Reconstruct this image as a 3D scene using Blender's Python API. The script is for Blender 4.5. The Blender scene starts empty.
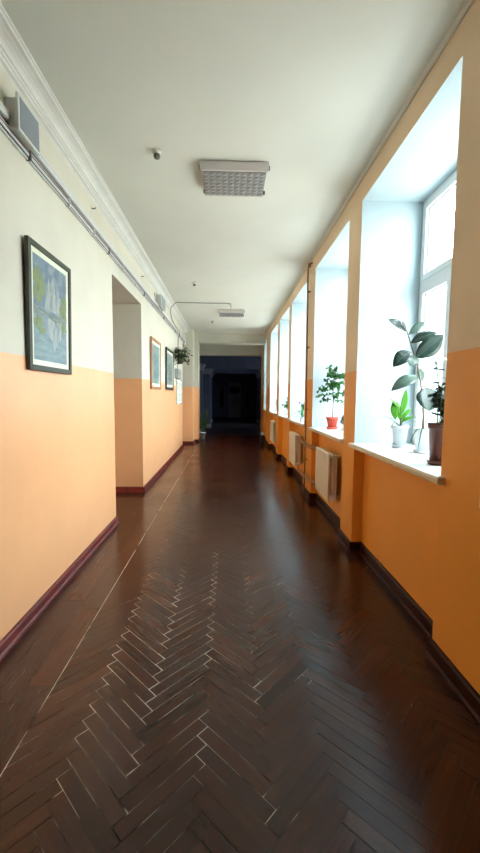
import bpy, bmesh, math, random
from mathutils import Vector, Matrix, noise
random.seed(7)
PI = math.pi
C = bpy.context.scene.collection

# ------------------------------------------------------------------ materials
def s2l(c):
    return c / 12.92 if c <= 0.04045 else ((c + 0.055) / 1.055) ** 2.4
def rgb(r, g, b):
    return (s2l(r / 255), s2l(g / 255), s2l(b / 255), 1)

class NT:
    def __init__(s, name):
        s.m = bpy.data.materials.new(name); s.m.use_nodes = True
        s.t = s.m.node_tree; s.t.nodes.clear()
        s.out = s.t.nodes.new('ShaderNodeOutputMaterial')
    def n(s, typ, **k):
        nd = s.t.nodes.new(typ)
        for a, b in k.items():
            if a.startswith('i_'):
                key = a[2:]
                key = int(key) if key.isdigit() else key.replace('_', ' ')
                nd.inputs[key].default_value = b
            else: setattr(nd, a, b)
        return nd
    def l(s, a, b): s.t.links.new(a, b)

def mat(name, col, rough=0.5, spec=0.5, var=0.0, vscale=6.0, bump=0.0, bscale=40.0, metal=0.0, coat=0.0, trans=0.0, col2=None):
    T = NT(name)
    p = T.n('ShaderNodeBsdfPrincipled')
    p.inputs['Roughness'].default_value = rough
    p.inputs['Metallic'].default_value = metal
    p.inputs['Specular IOR Level'].default_value = spec
    p.inputs['Coat Weight'].default_value = coat
    tc = T.n('ShaderNodeTexCoord')
    if var or col2:
        nz = T.n('ShaderNodeTexNoise'); nz.inputs['Scale'].default_value = vscale; nz.inputs['Detail'].default_value = 5
        T.l(tc.outputs['Object'], nz.inputs['Vector'])
        mx = T.n('ShaderNodeMix', data_type='RGBA')
        c2 = col2 if col2 else tuple(max(0, c * (1 - var)) for c in col[:3]) + (1,)
        mx.inputs[6].default_value = col; mx.inputs[7].default_value = c2
        mr = T.n('ShaderNodeMapRange'); mr.inputs[1].default_value = 0.35; mr.inputs[2].default_value = 0.65
        T.l(nz.outputs['Fac'], mr.inputs[0]); T.l(mr.outputs[0], mx.inputs[0])
        T.l(mx.outputs[2], p.inputs['Base Color'])
    else:
        p.inputs['Base Color'].default_value = col
    if bump:
        nb = T.n('ShaderNodeTexNoise'); nb.inputs['Scale'].default_value = bscale; nb.inputs['Detail'].default_value = 4
        T.l(tc.outputs['Object'], nb.inputs['Vector'])
        bp = T.n('ShaderNodeBump'); bp.inputs['Strength'].default_value = 1.0; bp.inputs['Distance'].default_value = bump
        T.l(nb.outputs['Fac'], bp.inputs['Height']); T.l(bp.outputs[0], p.inputs['Normal'])
    if trans:
        tr = T.n('ShaderNodeBsdfTranslucent')
        src = p.inputs['Base Color']
        if src.links: T.l(src.links[0].from_socket, tr.inputs['Color'])
        else: tr.inputs['Color'].default_value = col
        ms = T.n('ShaderNodeMixShader'); ms.inputs[0].default_value = trans
        T.l(p.outputs[0], ms.inputs[1]); T.l(tr.outputs[0], ms.inputs[2]); T.l(ms.outputs[0], T.out.inputs[0])
    else:
        T.l(p.outputs[0], T.out.inputs[0])
    return T.m

PAINT_Z = 1.738
ORANGE_LIT = rgb(246, 186, 132)  # paler orange, window glare on the lit wall washed into the colour
CREAM = rgb(210, 208, 192)
def two_tone(name, upper, lower, coat=0.5):
    """wall paint: oil paint band below PAINT_Z, limewash above"""
    T = NT(name)
    p = T.n('ShaderNodeBsdfPrincipled')
    g = T.n('ShaderNodeNewGeometry'); sp = T.n('ShaderNodeSeparateXYZ')
    T.l(g.outputs['Position'], sp.inputs[0])
    nz = T.n('ShaderNodeTexNoise'); nz.inputs['Scale'].default_value = 3.0; nz.inputs['Detail'].default_value = 6
    T.l(g.outputs['Position'], nz.inputs['Vector'])
    wob = T.n('ShaderNodeMath', operation='MULTIPLY_ADD'); wob.inputs[1].default_value = 0.012; wob.inputs[2].default_value = -0.006
    T.l(nz.outputs['Fac'], wob.inputs[0])
    ad = T.n('ShaderNodeMath', operation='ADD'); T.l(sp.outputs[2], ad.inputs[0]); T.l(wob.outputs[0], ad.inputs[1])
    gt = T.n('ShaderNodeMath', operation='GREATER_THAN'); gt.inputs[1].default_value = PAINT_Z
    T.l(ad.outputs[0], gt.inputs[0])
    mx = T.n('ShaderNodeMix', data_type='RGBA'); mx.inputs[6].default_value = lower; mx.inputs[7].default_value = upper
    T.l(gt.outputs[0], mx.inputs[0])
    # slight handwork mottling
    n2 = T.n('ShaderNodeTexNoise'); n2.inputs['Scale'].default_value = 1.6; n2.inputs['Detail'].default_value = 5
    T.l(g.outputs['Position'], n2.inputs['Vector'])
    mr = T.n('ShaderNodeMapRange'); mr.inputs[1].default_value = 0.3; mr.inputs[2].default_value = 0.7; mr.inputs[3].default_value = 0.93; mr.inputs[4].default_value = 1.03
    T.l(n2.outputs['Fac'], mr.inputs[0])
    sc = T.n('ShaderNodeVectorMath', operation='SCALE'); T.l(mx.outputs[2], sc.inputs[0]); T.l(mr.outputs[0], sc.inputs['Scale'])
    T.l(sc.outputs[0], p.inputs['Base Color'])
    rr = T.n('ShaderNodeMapRange'); rr.inputs[3].default_value = 0.34; rr.inputs[4].default_value = 0.8
    T.l(gt.outputs[0], rr.inputs[0]); T.l(rr.outputs[0], p.inputs['Roughness'])
    cw = T.n('ShaderNodeMapRange'); cw.inputs[3].default_value = coat; cw.inputs[4].default_value = 0.0; T.l(gt.outputs[0], cw.inputs[0]); T.l(cw.outputs[0], p.inputs['Coat Weight']); p.inputs['Coat Roughness'].default_value = 0.42; p.inputs['Coat IOR'].default_value = 1.8
    b1 = T.n('ShaderNodeTexNoise'); b1.inputs['Scale'].default_value = 9; b1.inputs['Detail'].default_value = 6
    T.l(g.outputs['Position'], b1.inputs['Vector'])
    bp = T.n('ShaderNodeBump'); bp.inputs['Strength'].default_value = 1; bp.inputs['Distance'].default_value = 0.004
    T.l(b1.outputs['Fac'], bp.inputs['Height']); T.l(bp.outputs[0], p.inputs['Normal'])
    T.l(p.outputs[0], T.out.inputs[0])
    return T.m

M = {}
M['wall'] = two_tone('wall_paint', CREAM, ORANGE_LIT)
ORANGE_SHADED = rgb(246, 164, 66)
M['wall_shaded'] = two_tone('window_wall_paint', rgb(238, 214, 182), ORANGE_SHADED, 0.0)  # same cream and orange paint, shade and warm bounce tinted into both
M['ceiling'] = mat('ceiling_whitewash', rgb(214, 216, 206), 0.9, 0.2, var=0.05, vscale=1.2, bump=0.003, bscale=6)
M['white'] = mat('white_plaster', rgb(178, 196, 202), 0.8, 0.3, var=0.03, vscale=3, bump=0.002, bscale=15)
M['cornice'] = mat('cornice_plaster', rgb(224, 226, 220), 0.7, 0.3, var=0.06, vscale=8)
M['pvc'] = mat('white_pvc', rgb(226, 232, 234), 0.35)
M['seal'] = mat('grey_seal', rgb(110, 118, 120), 0.6)
M['sill'] = mat('sill_paint', rgb(236, 236, 230), 0.12, 0.6, var=0.04, vscale=10)
M['sill_edge'] = mat('sill_edge_paint', rgb(226, 210, 184), 0.4, 0.5, var=0.08, vscale=14)
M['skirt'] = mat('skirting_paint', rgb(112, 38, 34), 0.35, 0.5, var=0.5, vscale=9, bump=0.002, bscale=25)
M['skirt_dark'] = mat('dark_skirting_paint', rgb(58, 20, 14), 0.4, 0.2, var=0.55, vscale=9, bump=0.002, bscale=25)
M['scuff'] = mat('scuffed_edge', rgb(150, 140, 138), 0.6, var=0.6, vscale=30)
M['rad'] = mat('radiator_paint', rgb(232, 220, 200), 0.4, 0.5, var=0.06, vscale=12)
M['pipe'] = mat('pipe_paint', rgb(158, 118, 80), 0.4, 0.5, var=0.3, vscale=10)
M['pipe_dark'] = mat('dark_pipe_paint', rgb(146, 106, 72), 0.45, 0.5, var=0.4, vscale=10)
M['trunk'] = mat('cable_duct_plastic', rgb(214, 218, 216), 0.5, var=0.08, vscale=12)
M['cable'] = mat('grey_cable', rgb(120, 120, 118), 0.6)
M['cable_dark'] = mat('dark_cable', rgb(66, 60, 58), 0.6)
M['cable_red'] = mat('reddish_cable', rgb(120, 62, 52), 0.6)
M['speaker_case'] = mat('speaker_case', rgb(206, 210, 206), 0.5)
M['speaker_grille'] = mat('speaker_grille', rgb(132, 142, 148), 0.7, bump=0.003, bscale=220)
M['frame_green'] = mat('dark_green_frame', rgb(58, 62, 44), 0.45, var=0.25, vscale=20)
M['frame_wood'] = mat('light_wood_frame', rgb(186, 134, 84), 0.45, var=0.3, vscale=20)
M['frame_dark'] = mat('dark_frame', rgb(52, 54, 46), 0.4, var=0.2, vscale=20)
M['mount'] = mat('mount_card', rgb(226, 230, 208), 0.7)
M['paper'] = mat('paper', rgb(222, 224, 222), 0.8)
M['ink'] = mat('printed_text', rgb(70, 70, 72), 0.8)
M['grey_box'] = mat('grey_metal_box', rgb(150, 152, 148), 0.5)
M['lamp_body'] = mat('lamp_enamel', rgb(194, 188, 182), 0.5)
M['lamp_dark'] = mat('lamp_end_plastic', rgb(70, 50, 46), 0.5)
M['diffuser'] = mat('prismatic_plastic', rgb(136, 136, 134), 0.3, 0.4)
M['detector'] = mat('detector_plastic', rgb(208, 206, 196), 0.5)
M['detector_dark'] = mat('detector_grille', rgb(104, 100, 88), 0.5)
M['pot_white'] = mat('white_pot', rgb(206, 216, 222), 0.35)
M['pot_brown'] = mat('brown_pot', rgb(92, 52, 42), 0.35)
M['pot_red'] = mat('terracotta_pot', rgb(196, 84, 66), 0.6)
M['soil'] = mat('soil', rgb(64, 46, 34), 0.95, var=0.5, vscale=60)
M['stem'] = mat('woody_stem', rgb(112, 100, 82), 0.7, var=0.3, vscale=30)
M['stem_green'] = mat('green_stem', rgb(96, 130, 60), 0.6)
M['leaf_rubber'] = mat('rubber_leaf', rgb(46, 68, 58), 0.25, 0.5, var=0.35, vscale=14, trans=0.12)
M['leaf_rubber_pale'] = mat('rubber_leaf_pale', rgb(88, 112, 98), 0.3, 0.5, var=0.2, vscale=14, trans=0.2)
M['leaf_bright'] = mat('bright_leaf', rgb(110, 190, 52), 0.4, 0.5, var=0.3, vscale=12, trans=0.5)
M['leaf_mid'] = mat('mid_leaf', rgb(62, 132, 58), 0.4, 0.5, var=0.4, vscale=14, trans=0.35)
M['leaf_dark'] = mat('dark_leaf', rgb(44, 58, 40), 0.4, 0.5, var=0.4, vscale=14, trans=0.1)
M['leaf_grey'] = mat('grey_green_leaf', rgb(132, 150, 126), 0.4, 0.5, var=0.3, vscale=20, trans=0.2)
M['leaf_hang'] = mat('hanging_leaf', rgb(32, 38, 26), 0.5, 0.4, var=0.4, vscale=20, trans=0.05)
M['petal'] = mat('petal', rgb(150, 70, 130), 0.5, trans=0.3)
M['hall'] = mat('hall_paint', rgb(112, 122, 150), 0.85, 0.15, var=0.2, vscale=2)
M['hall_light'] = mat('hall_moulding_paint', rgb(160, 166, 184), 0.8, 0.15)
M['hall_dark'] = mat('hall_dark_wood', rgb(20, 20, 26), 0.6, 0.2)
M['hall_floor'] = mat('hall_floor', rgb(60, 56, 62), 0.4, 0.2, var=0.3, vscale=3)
M['black'] = mat('black_paint', rgb(26, 22, 22), 0.4)
M['outside'] = mat('outside_render', rgb(200, 196, 186), 0.9, var=0.1, vscale=2)
M['basket'] = mat('wicker', rgb(78, 64, 46), 0.7)
M['socket'] = mat('socket_plastic', rgb(232, 230, 222), 0.35)

def glass_mat():
    T = NT('window_glass')
    tr = T.n('ShaderNodeBsdfTransparent'); tr.inputs[0].default_value = (0.97, 0.985, 0.98, 1)
    gl = T.n('ShaderNodeBsdfGlossy'); gl.inputs['Roughness'].default_value = 0.02
    fr = T.n('ShaderNodeFresnel'); fr.inputs[0].default_value = 1.4
    ms = T.n('ShaderNodeMixShader')
    ge = T.n('ShaderNodeNewGeometry'); mu = T.n('ShaderNodeMath', operation='MULTIPLY'); iv = T.n('ShaderNodeMath', operation='SUBTRACT'); iv.inputs[0].default_value = 1
    T.l(ge.outputs['Backfacing'], iv.inputs[1]); T.l(fr.outputs[0], mu.inputs[0]); T.l(iv.outputs[0], mu.inputs[1])
    T.l(mu.outputs[0], ms.inputs[0]); T.l(tr.outputs[0], ms.inputs[1]); T.l(gl.outputs[0], ms.inputs[2]); T.l(ms.outputs[0], T.out.inputs[0])
    return T.m
M['glass'] = glass_mat()

def parquet_mat():
    T = NT('parquet_planks')
    p = T.n('ShaderNodeBsdfPrincipled')
    at = T.n('ShaderNodeAttribute', attribute_name='tone')
    g = T.n('ShaderNodeNewGeometry')
    # grain stretched along each plank through the per-plank direction attribute
    ga = T.n('ShaderNodeAttribute', attribute_name='grain')
    nz = T.n('ShaderNodeTexNoise'); nz.inputs['Scale'].default_value = 1.0; nz.inputs['Detail'].default_value = 6
    T.l(ga.outputs['Vector'], nz.inputs['Vector'])
    cr = T.n('ShaderNodeValToRGB')
    e = cr.color_ramp.elements
    e[0].position = 0.0; e[0].color = rgb(40, 18, 10)
    e[1].position = 1.0; e[1].color = rgb(104, 58, 32)
    m = e.new(0.5); m.color = rgb(66, 33, 18)
    mm = T.n('ShaderNodeMath', operation='MULTIPLY_ADD'); mm.inputs[1].default_value = 0.65; mm.inputs[2].default_value = -0.3
    T.l(nz.outputs['Fac'], mm.inputs[0])
    ad = T.n('ShaderNodeMath', operation='ADD', use_clamp=True); T.l(at.outputs['Fac'], ad.inputs[0]); T.l(mm.outputs[0], ad.inputs[1])
    T.l(ad.outputs[0], cr.inputs[0]); T.l(cr.outputs[0], p.inputs['Base Color'])
    # patchy varnish
    n2 = T.n('ShaderNodeTexNoise'); n2.inputs['Scale'].default_value = 1.5; n2.inputs['Detail'].default_value = 2
    T.l(g.outputs['Position'], n2.inputs['Vector'])
    mr = T.n('ShaderNodeMapRange'); mr.inputs[1].default_value = 0.3; mr.inputs[2].default_value = 0.7; mr.inputs[3].default_value = 0.17; mr.inputs[4].default_value = 0.27
    T.l(n2.outputs['Fac'], mr.inputs[0]); T.l(mr.outputs[0], p.inputs['Roughness'])
    n3 = T.n('ShaderNodeTexNoise'); n3.inputs['Scale'].default_value = 7; n3.inputs['Detail'].default_value = 1.5
    T.l(g.outputs['Position'], n3.inputs['Vector'])
    bp = T.n('ShaderNodeBump'); bp.inputs['Strength'].default_value = 1; bp.inputs['Distance'].default_value = 0.0016
    T.l(n3.outputs['Fac'], bp.inputs['Height']); T.l(bp.outputs[0], p.inputs['Normal'])
    p.inputs['Specular IOR Level'].default_value = 0.42
    T.l(p.outputs[0], T.out.inputs[0])
    return T.m
M['parquet'] = parquet_mat()
def gap_mat():
    """joints: dark dirt, with pale dust left in the worn ones"""
    T = NT('parquet_joints')
    p = T.n('ShaderNodeBsdfPrincipled'); p.inputs['Roughness'].default_value = 0.8
    g = T.n('ShaderNodeNewGeometry')
    nz = T.n('ShaderNodeTexNoise'); nz.inputs['Scale'].default_value = 4.5; nz.inputs['Detail'].default_value = 5
    T.l(g.outputs['Position'], nz.inputs['Vector'])
    sp = T.n('ShaderNodeSeparateXYZ'); T.l(g.outputs['Position'], sp.inputs[0])
    # traffic lane left of the middle wears most
    a = T.n('ShaderNodeMapRange'); a.inputs[1].default_value = -0.1; a.inputs[2].default_value = 0.7; a.inputs[3].default_value = 0.09; a.inputs[4].default_value = -0.14
    T.l(sp.outputs[0], a.inputs[0])
    ad = T.n('ShaderNodeMath', operation='ADD'); T.l(nz.outputs['Fac'], ad.inputs[0]); T.l(a.outputs[0], ad.inputs[1])
    yw = T.n('ShaderNodeMapRange'); yw.inputs[1].default_value = 1.2; yw.inputs[2].default_value = 1.7; yw.inputs[3].default_value = -0.09; yw.inputs[4].default_value = 0.02
    T.l(sp.outputs[1], yw.inputs[0]); a2 = T.n('ShaderNodeMath', operation='ADD'); T.l(ad.outputs[0], a2.inputs[0]); T.l(yw.outputs[0], a2.inputs[1]); ad = a2
    bl = T.n('ShaderNodeMath', operation='LESS_THAN'); bl.inputs[1].default_value = -0.90; T.l(sp.outputs[0], bl.inputs[0])
    bm_ = T.n('ShaderNodeMath', operation='MULTIPLY_ADD'); bm_.inputs[1].default_value = -0.13; T.l(bl.outputs[0], bm_.inputs[0]); T.l(ad.outputs[0], bm_.inputs[2]); ad = bm_
    cr = T.n('ShaderNodeValToRGB'); e = cr.color_ramp.elements
    e[0].position = 0.49; e[0].color = rgb(20, 13, 10); e[1].position = 0.585; e[1].color = rgb(226, 212, 190)
    T.l(ad.outputs[0], cr.inputs[0]); T.l(cr.outputs[0], p.inputs['Base Color'])
    T.l(p.outputs[0], T.out.inputs[0])
    return T.m
M['gap'] = gap_mat()

# ------------------------------------------------------------------ mesh builder
class MB:
    def __init__(s): s.v = []; s.f = []; s.m = []; s.s = []
    def add(s, vs, fs, mi=0, smooth=False):
        o = len(s.v); s.v += [tuple(v) for v in vs]
        for f in fs: s.f.append(tuple(o + i for i in f)); s.m.append(mi); s.s.append(smooth)
        return s
    def box(s, x0, y0, z0, x1, y1, z1, mi=0, mis=None):
        x0, x1 = sorted((x0, x1)); y0, y1 = sorted((y0, y1)); z0, z1 = sorted((z0, z1))
        vs = [(x0,y0,z0),(x1,y0,z0),(x1,y1,z0),(x0,y1,z0),(x0,y0,z1),(x1,y0,z1),(x1,y1,z1),(x0,y1,z1)]
        fs = {'-z':(0,3,2,1),'+z':(4,5,6,7),'-y':(0,1,5,4),'+x':(1,2,6,5),'+y':(2,3,7,6),'-x':(3,0,4,7)}
        o = len(s.v); s.v += vs
        for k, f in fs.items():
            s.f.append(tuple(o+i for i in f)); s.m.append((mis or {}).get(k, mi)); s.s.append(False)
        return s
    def tube(s, pts, r, n=8, mi=0, cap=True):
        pts = [Vector(p) for p in pts]; rs = r if isinstance(r, (list, tuple)) else [r]*len(pts)
        rings = []; prev = None
        for i, p in enumerate(pts):
            t = (pts[min(i+1, len(pts)-1)] - pts[max(i-1, 0)]).normalized()
            if prev is None:
                a = t.cross(Vector((0,0,1)))
                if a.length < 1e-3: a = t.cross(Vector((1,0,0)))
            else: a = prev - t*prev.dot(t)
            a.normalize(); b = t.cross(a); prev = a
            rings.append([p + (a*math.cos(2*PI*k/n) + b*math.sin(2*PI*k/n))*rs[i] for k in range(n)])
        vs = [v for R in rings for v in R]; fs = []
        for i in range(len(pts)-1):
            for k in range(n):
                fs.append((i*n+k, i*n+(k+1)%n, (i+1)*n+(k+1)%n, (i+1)*n+k))
        s.add(vs, fs, mi, True)
        if cap:
            o = len(s.v) - len(vs)
            s.f.append(tuple(o+k for k in reversed(range(n)))); s.m.append(mi); s.s.append(False)
            q = o + (len(pts)-1)*n
            s.f.append(tuple(q+k for k in range(n))); s.m.append(mi); s.s.append(False)
        return s
    def lathe(s, prof, cx, cy, n=24, mi=0):
        vs = []; fs = []
        for r, z in prof:
            for k in range(n): vs.append((cx + r*math.cos(2*PI*k/n), cy + r*math.sin(2*PI*k/n), z))
        for i in range(len(prof)-1):
            for k in range(n): fs.append((i*n+k, i*n+(k+1)%n, (i+1)*n+(k+1)%n, (i+1)*n+k))
        fs.append(tuple(reversed(range(n)))); fs.append(tuple((len(prof)-1)*n+k for k in range(n)))
        return s.add(vs, fs, mi, True)
    def extrude_y(s, prof, y0, y1, mi=0):
        """profile in x,z carried along y, closed"""
        n = len(prof)
        vs = [(x, y0, z) for x, z in prof] + [(x, y1, z) for x, z in prof]
        fs = [(i, (i+1)%n, n+(i+1)%n, n+i) for i in range(n)] + [tuple(reversed(range(n))), tuple(range(n, 2*n))]
        return s.add(vs, fs, mi)
    def extrude_x(s, prof, x0, x1, mi=0):
        n = len(prof)
        vs = [(x0, y, z) for y, z in prof] + [(x1, y, z) for y, z in prof]
        fs = [(i, (i+1)%n, n+(i+1)%n, n+i) for i in range(n)] + [tuple(reversed(range(n))), tuple(range(n, 2*n))]
        return s.add(vs, fs, mi)
    def leaf(s, base, tip, w, up=(0,0,1), arc=0.0, fold=0.15, mi=0, peak=0.5, n=9, th=0.0012):
        b, t = Vector(base), Vector(tip); d = t - b; L = d.length; d.normalize()
        u = Vector(up); u = u - d*u.dot(d)
        if u.length < 1e-4: u = d.orthogonal()
        u.normalize(); sd = d.cross(u)
        rows = []
        for i in range(n):
            q = i/(n-1)
            pw = math.log(0.5)/math.log(peak)
            ww = w*0.5*math.sin(PI*(q**pw))**0.8 + (0.0006 if i in (0, n-1) else 0)
            c = b + d*(L*q) + u*(arc*math.sin(PI*q))
            rows.append([c + sd*(ww*k) + u*(abs(k)*ww*fold) for k in (-1, -0.5, 0, 0.5, 1)])
        vs = [v for r in rows for v in r]; m = len(vs)
        vs += [v - u*th for v in vs]
        fs = []
        for i in range(n-1):
            for k in range(4):
                a, b2, c2, d2 = i*5+k, i*5+k+1, (i+1)*5+k+1, (i+1)*5+k
                fs.append((a, b2, c2, d2)); fs.append((m+d2, m+c2, m+b2, m+a))
            fs.append((i*5, (i+1)*5, m+(i+1)*5, m+i*5)); fs.append((i*5+4, m+i*5+4, m+(i+1)*5+4, (i+1)*5+4))
        return s.add(vs, fs, mi, True)
    def build(s, name, mats, parent=None, bevel=0.0):
        w = Vector((0,0,0)); q = parent
        while q: w += q.location; q = q.parent
        own = Vector((0,0,0))
        if parent is None and s.v:   # origin at the base centre
            xs = [v[0] for v in s.v]; ys = [v[1] for v in s.v]; zs = [v[2] for v in s.v]
            own = Vector(((min(xs)+max(xs))/2, (min(ys)+max(ys))/2, min(zs)))
        me = bpy.data.meshes.new(name)
        me.from_pydata([tuple(Vector(v) - w - own) for v in s.v], [], s.f)
        if not isinstance(mats, (list, tuple)): mats = [mats]
        for m_ in mats: me.materials.append(m_)
        for i, p in enumerate(me.polygons): p.material_index = s.m[i]; p.use_smooth = s.s[i]
        bm = bmesh.new(); bm.from_mesh(me); bmesh.ops.recalc_face_normals(bm, faces=bm.faces); bm.to_mesh(me); bm.free()
        me.update()
        o = bpy.data.objects.new(name, me); C.objects.link(o)
        if parent: o.parent = parent
        else: o.location = own
        if bevel:
            b = o.modifiers.new('bevel', 'BEVEL'); b.width = bevel; b.segments = 2; b.limit_method = 'ANGLE'
        return o

def tag(o, label, cat, group=None):
    o['label'] = label; o['category'] = cat
    if group: o['group'] = group
    return o
def thing(name, label, cat, loc, group=None):
    o = bpy.data.objects.new(name, None); C.objects.link(o); o.location = loc; o.empty_display_size = 0.1
    return tag(o, label, cat, group)
def struct(o, label=None, cat='structure'):
    o['kind'] = 'structure'
    return o
def copy_tree(o, parent=None):
    c = o.copy(); C.objects.link(c); c.parent = parent
    for ch in list(o.children): copy_tree(ch, c)
    return c

# ------------------------------------------------------------------ dimensions
XL, XR, XA = -1.30, 1.19, 1.29        # left wall, pier faces, apron face
XF = 1.74                              # window plane
ZC = 3.45; ZH = 3.245; ZS = 1.06       # ceiling, window head, sill top
Y0, YE = -3.2, 14.2                    # corridor ends
WINS = [(2.06, 3.52), (3.88, 5.34), (5.92, 7.30), (7.60, 8.93), (9.33, 10.85), (12.0, 12.7)]

# ------------------------------------------------------------------ floor
def make_floor():
    mb = MB(); tone = []; grain = []
    mb.box(-3.3, Y0-0.2, -0.12, 2.0, YE, -0.0022, 0); tone += [0]*6; grain += [(0,0,0)]*6
    Lp, wp, n = 0.378, 0.063, 6
    g = 0.0022; ge = 0.0021
    x_lo, x_hi, y_lo, y_hi = -0.885, 1.285, Y0, YE
    r2 = math.sqrt(0.5)
    def clip(poly):
        def cl(P, ax, lim, keep):
            out = []
            for i in range(len(P)):
                a, b = P[i], P[(i+1) % len(P)]
                ia, ib = keep(a[ax], lim), keep(b[ax], lim)
                if ia: out.append(a)
                if ia != ib:
                    t = (lim - a[ax])/(b[ax]-a[ax]); out.append((a[0]+(b[0]-a[0])*t, a[1]+(b[1]-a[1])*t))
            return out
        for ax, lim, k in ((0, x_lo, lambda v, l: v >= l), (0, x_hi, lambda v, l: v <= l), (1, y_lo, lambda v, l: v >= l), (1, y_hi, lambda v, l: v <= l)):
            poly = cl(poly, ax, lim, k)
            if len(poly) < 3: return None
        return poly
    def plank(poly, ang):
        c = (sum(p[0] for p in poly)/len(poly), sum(p[1] for p in poly)/len(poly))
        ex = max(max(p[0] for p in poly)-min(p[0] for p in poly), max(p[1] for p in poly)-min(p[1] for p in poly), 0.05)
        lim = 0.0014/ex
        tx, ty = max(-lim, min(lim, random.gauss(0, 0.0035))), max(-lim, min(lim, random.gauss(0, 0.0035)))
        z0 = random.uniform(-0.0004, 0.0004)
        k = len(poly)
        top = [(p[0], p[1], z0 + (p[0]-c[0])*tx + (p[1]-c[1])*ty) for p in poly]
        bot = [(p[0], p[1], -0.0024) for p in poly]
        fs = [tuple(range(k))] + [(i, k+i, k+(i+1) % k, (i+1) % k) for i in range(k)]
        mb.add(top+bot, fs, 1)
        t = min(1, max(0, random.gauss(0.4, 0.09)))
        nonlocal tone, grain
        tone += [t]*(k+1)
        off = random.uniform(0, 50)
        for f in fs: grain.append((ang, off, 0))
    U = int(24/wp)
    for j in range(-20, int(22/wp)):
        # rows in v, horizontal planks start where (u - j) % 2n == 0
        for kk in range(-14, 30):
            u0 = j + 2*n*kk
            for orient in (0, 1):
              cu, cv = ((u0+n/2)*wp, (j+.5)*wp) if orient == 0 else ((j+.5)*wp, (j-2*n+1+2*n*kk+n/2)*wp)
              qx, qy = (cu-cv)*r2-0.351, (cu+cv)*r2-4.0
              # joints have opened most in the trodden lane
              wr = max(0.0, 1-((qx+.38)/.6)**2) * max(0.0, 1-((qy-2.3)/1.3)**2)
              gw = g*(1+wr*random.uniform(.3, 1.5)); gl = ge*(1+wr*random.uniform(.3, 1.8))
              P0 = (u0*wp+gl, (u0+n)*wp-gl, j*wp+gw/2, (j+1)*wp-gw/2) if orient == 0 else (j*wp+gw/2, (j+1)*wp-gw/2, (j-2*n+1+2*n*kk)*wp+gl, (j-2*n+1+2*n*kk+n)*wp-gl)
              for (a0, a1, b0, b1, ang) in ((*P0, float(orient)),):
                P = [(a0,b0),(a1,b0),(a1,b1),(a0,b1)]
                Q = [((u-v)*r2 - 0.351, (u+v)*r2 - 4.0) for u, v in P]
                if max(q[0] for q in Q) < x_lo or min(q[0] for q in Q) > x_hi or max(q[1] for q in Q) < y_lo or min(q[1] for q in Q) > y_hi: continue
                R = clip(Q)
                if R: plank(R, ang)
    # border: three long strips beside the left wall, and boards in the side opening
    for (x0, x1) in ((-1.30, -1.165), (-1.165, -1.03), (-1.03, -0.889)):
        y = Y0
        while y < YE:
            y2 = min(YE, y + random.uniform(0.5, 1.1))
            plank([(x0+g/2, y+g/2), (x1-g/2, y+g/2), (x1-g/2, y2-g/2), (x0+g/2, y2-g/2)], 2.0); y = y2
    for i in range(28):
        for (ya, yb) in ((4.38, 5.8), (10.9, 11.6)):
            x0 = -3.2 + i*0.068
            if x0 > -1.32: continue
            plank([(x0+g/2, ya-.05), (x0+0.068-g/2, ya-.05), (x0+0.068-g/2, yb+.05), (x0+g/2, yb+.05)], 2.0)
    o = mb.build('floor', [M['gap'], M['parquet']])
    me = o.data
    a = me.attributes.new('tone', 'FLOAT', 'FACE'); a.data.foreach_set('value', tone)
    gr = me.attributes.new('grain', 'FLOAT_VECTOR', 'CORNER')
    vals = [0.0]*(3*len(me.loops))
    for p in me.polygons:
        ang, off, _ = grain[p.index]
        for li in p.loop_indices:
            c = me.vertices[me.loops[li].vertex_index].co + o.location
            u, v = (c.x+c.y)*r2, (c.y-c.x)*r2
            if ang == 1.0: u, v = v, u
            if ang == 2.0: u, v = c.y, c.x
            vals[3*li] = u*5 + off; vals[3*li+1] = v*70 + off*3; vals[3*li+2] = off
    gr.data.foreach_set('vector', vals)
    return struct(o)
make_floor()

# ------------------------------------------------------------------ ceiling, walls
mb = MB(); mb.box(-1.8, Y0-0.2, ZC, 2.0, 13.9, ZC+0.2)
struct(mb.build('ceiling', M['ceiling']))
# the beam over the mouth of the dark hall
mb = MB()
mb.box(-1.35, 12.20, 3.16, XR, 12.75, ZC)
mb.extrude_x([(12.20, 3.40), (12.13, 3.45), (12.20, 3.45)], -1.2, XR)
mb.box(-1.35, 12.17, 3.14, XR, 12.20, 3.17); mb.box(-1.35, 12.185, 3.27, XR, 12.20, 3.29)
struct(mb.build('trim_1', M['wall']))

mb = MB()
DZ = 2.835
mb.box(-1.8, Y0-0.2, 0, XL, 4.38, ZC)
mb.box(-1.8, 4.38, DZ, XL, 5.80, ZC)
mb.box(-1.8, 5.80, 0, XL, 10.9, ZC)
mb.box(-1.8, 10.9, 2.96, XL, 11.6, ZC)
# side passage behind the opening
mb.box(-3.4, 4.18, 0, -1.8, 4.38, 3.0); mb.box(-3.4, 5.80, 0, -1.8, 6.0, 3.0); mb.box(-3.4, 4.18, 0, -3.2, 6.0, 3.0)
mb.box(-3.4, 4.38, DZ, -1.8, 5.80, 3.0)
mb.box(-2.2, 10.8, 0, -2.0, 11.7, 3.2); mb.box(-2.0, 10.8, 0, -1.8, 10.9, 3.2); mb.box(-2.0, 11.6, 0, -1.8, 11.7, 3.2); mb.box(-2.0, 10.9, 2.96, -1.8, 11.6, 3.2)
# stepped pier at the far end
mb.box(-1.8, 11.6, 0, -1.075, 12.1, ZC)
mb.box(-1.8, 12.1, 0, -0.95, 12.7, ZC)
mb.box(-1.8, 12.7, 0, -1.30, 13.9, ZC)
struct(mb.build('wall_left', M['wall']))

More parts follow.
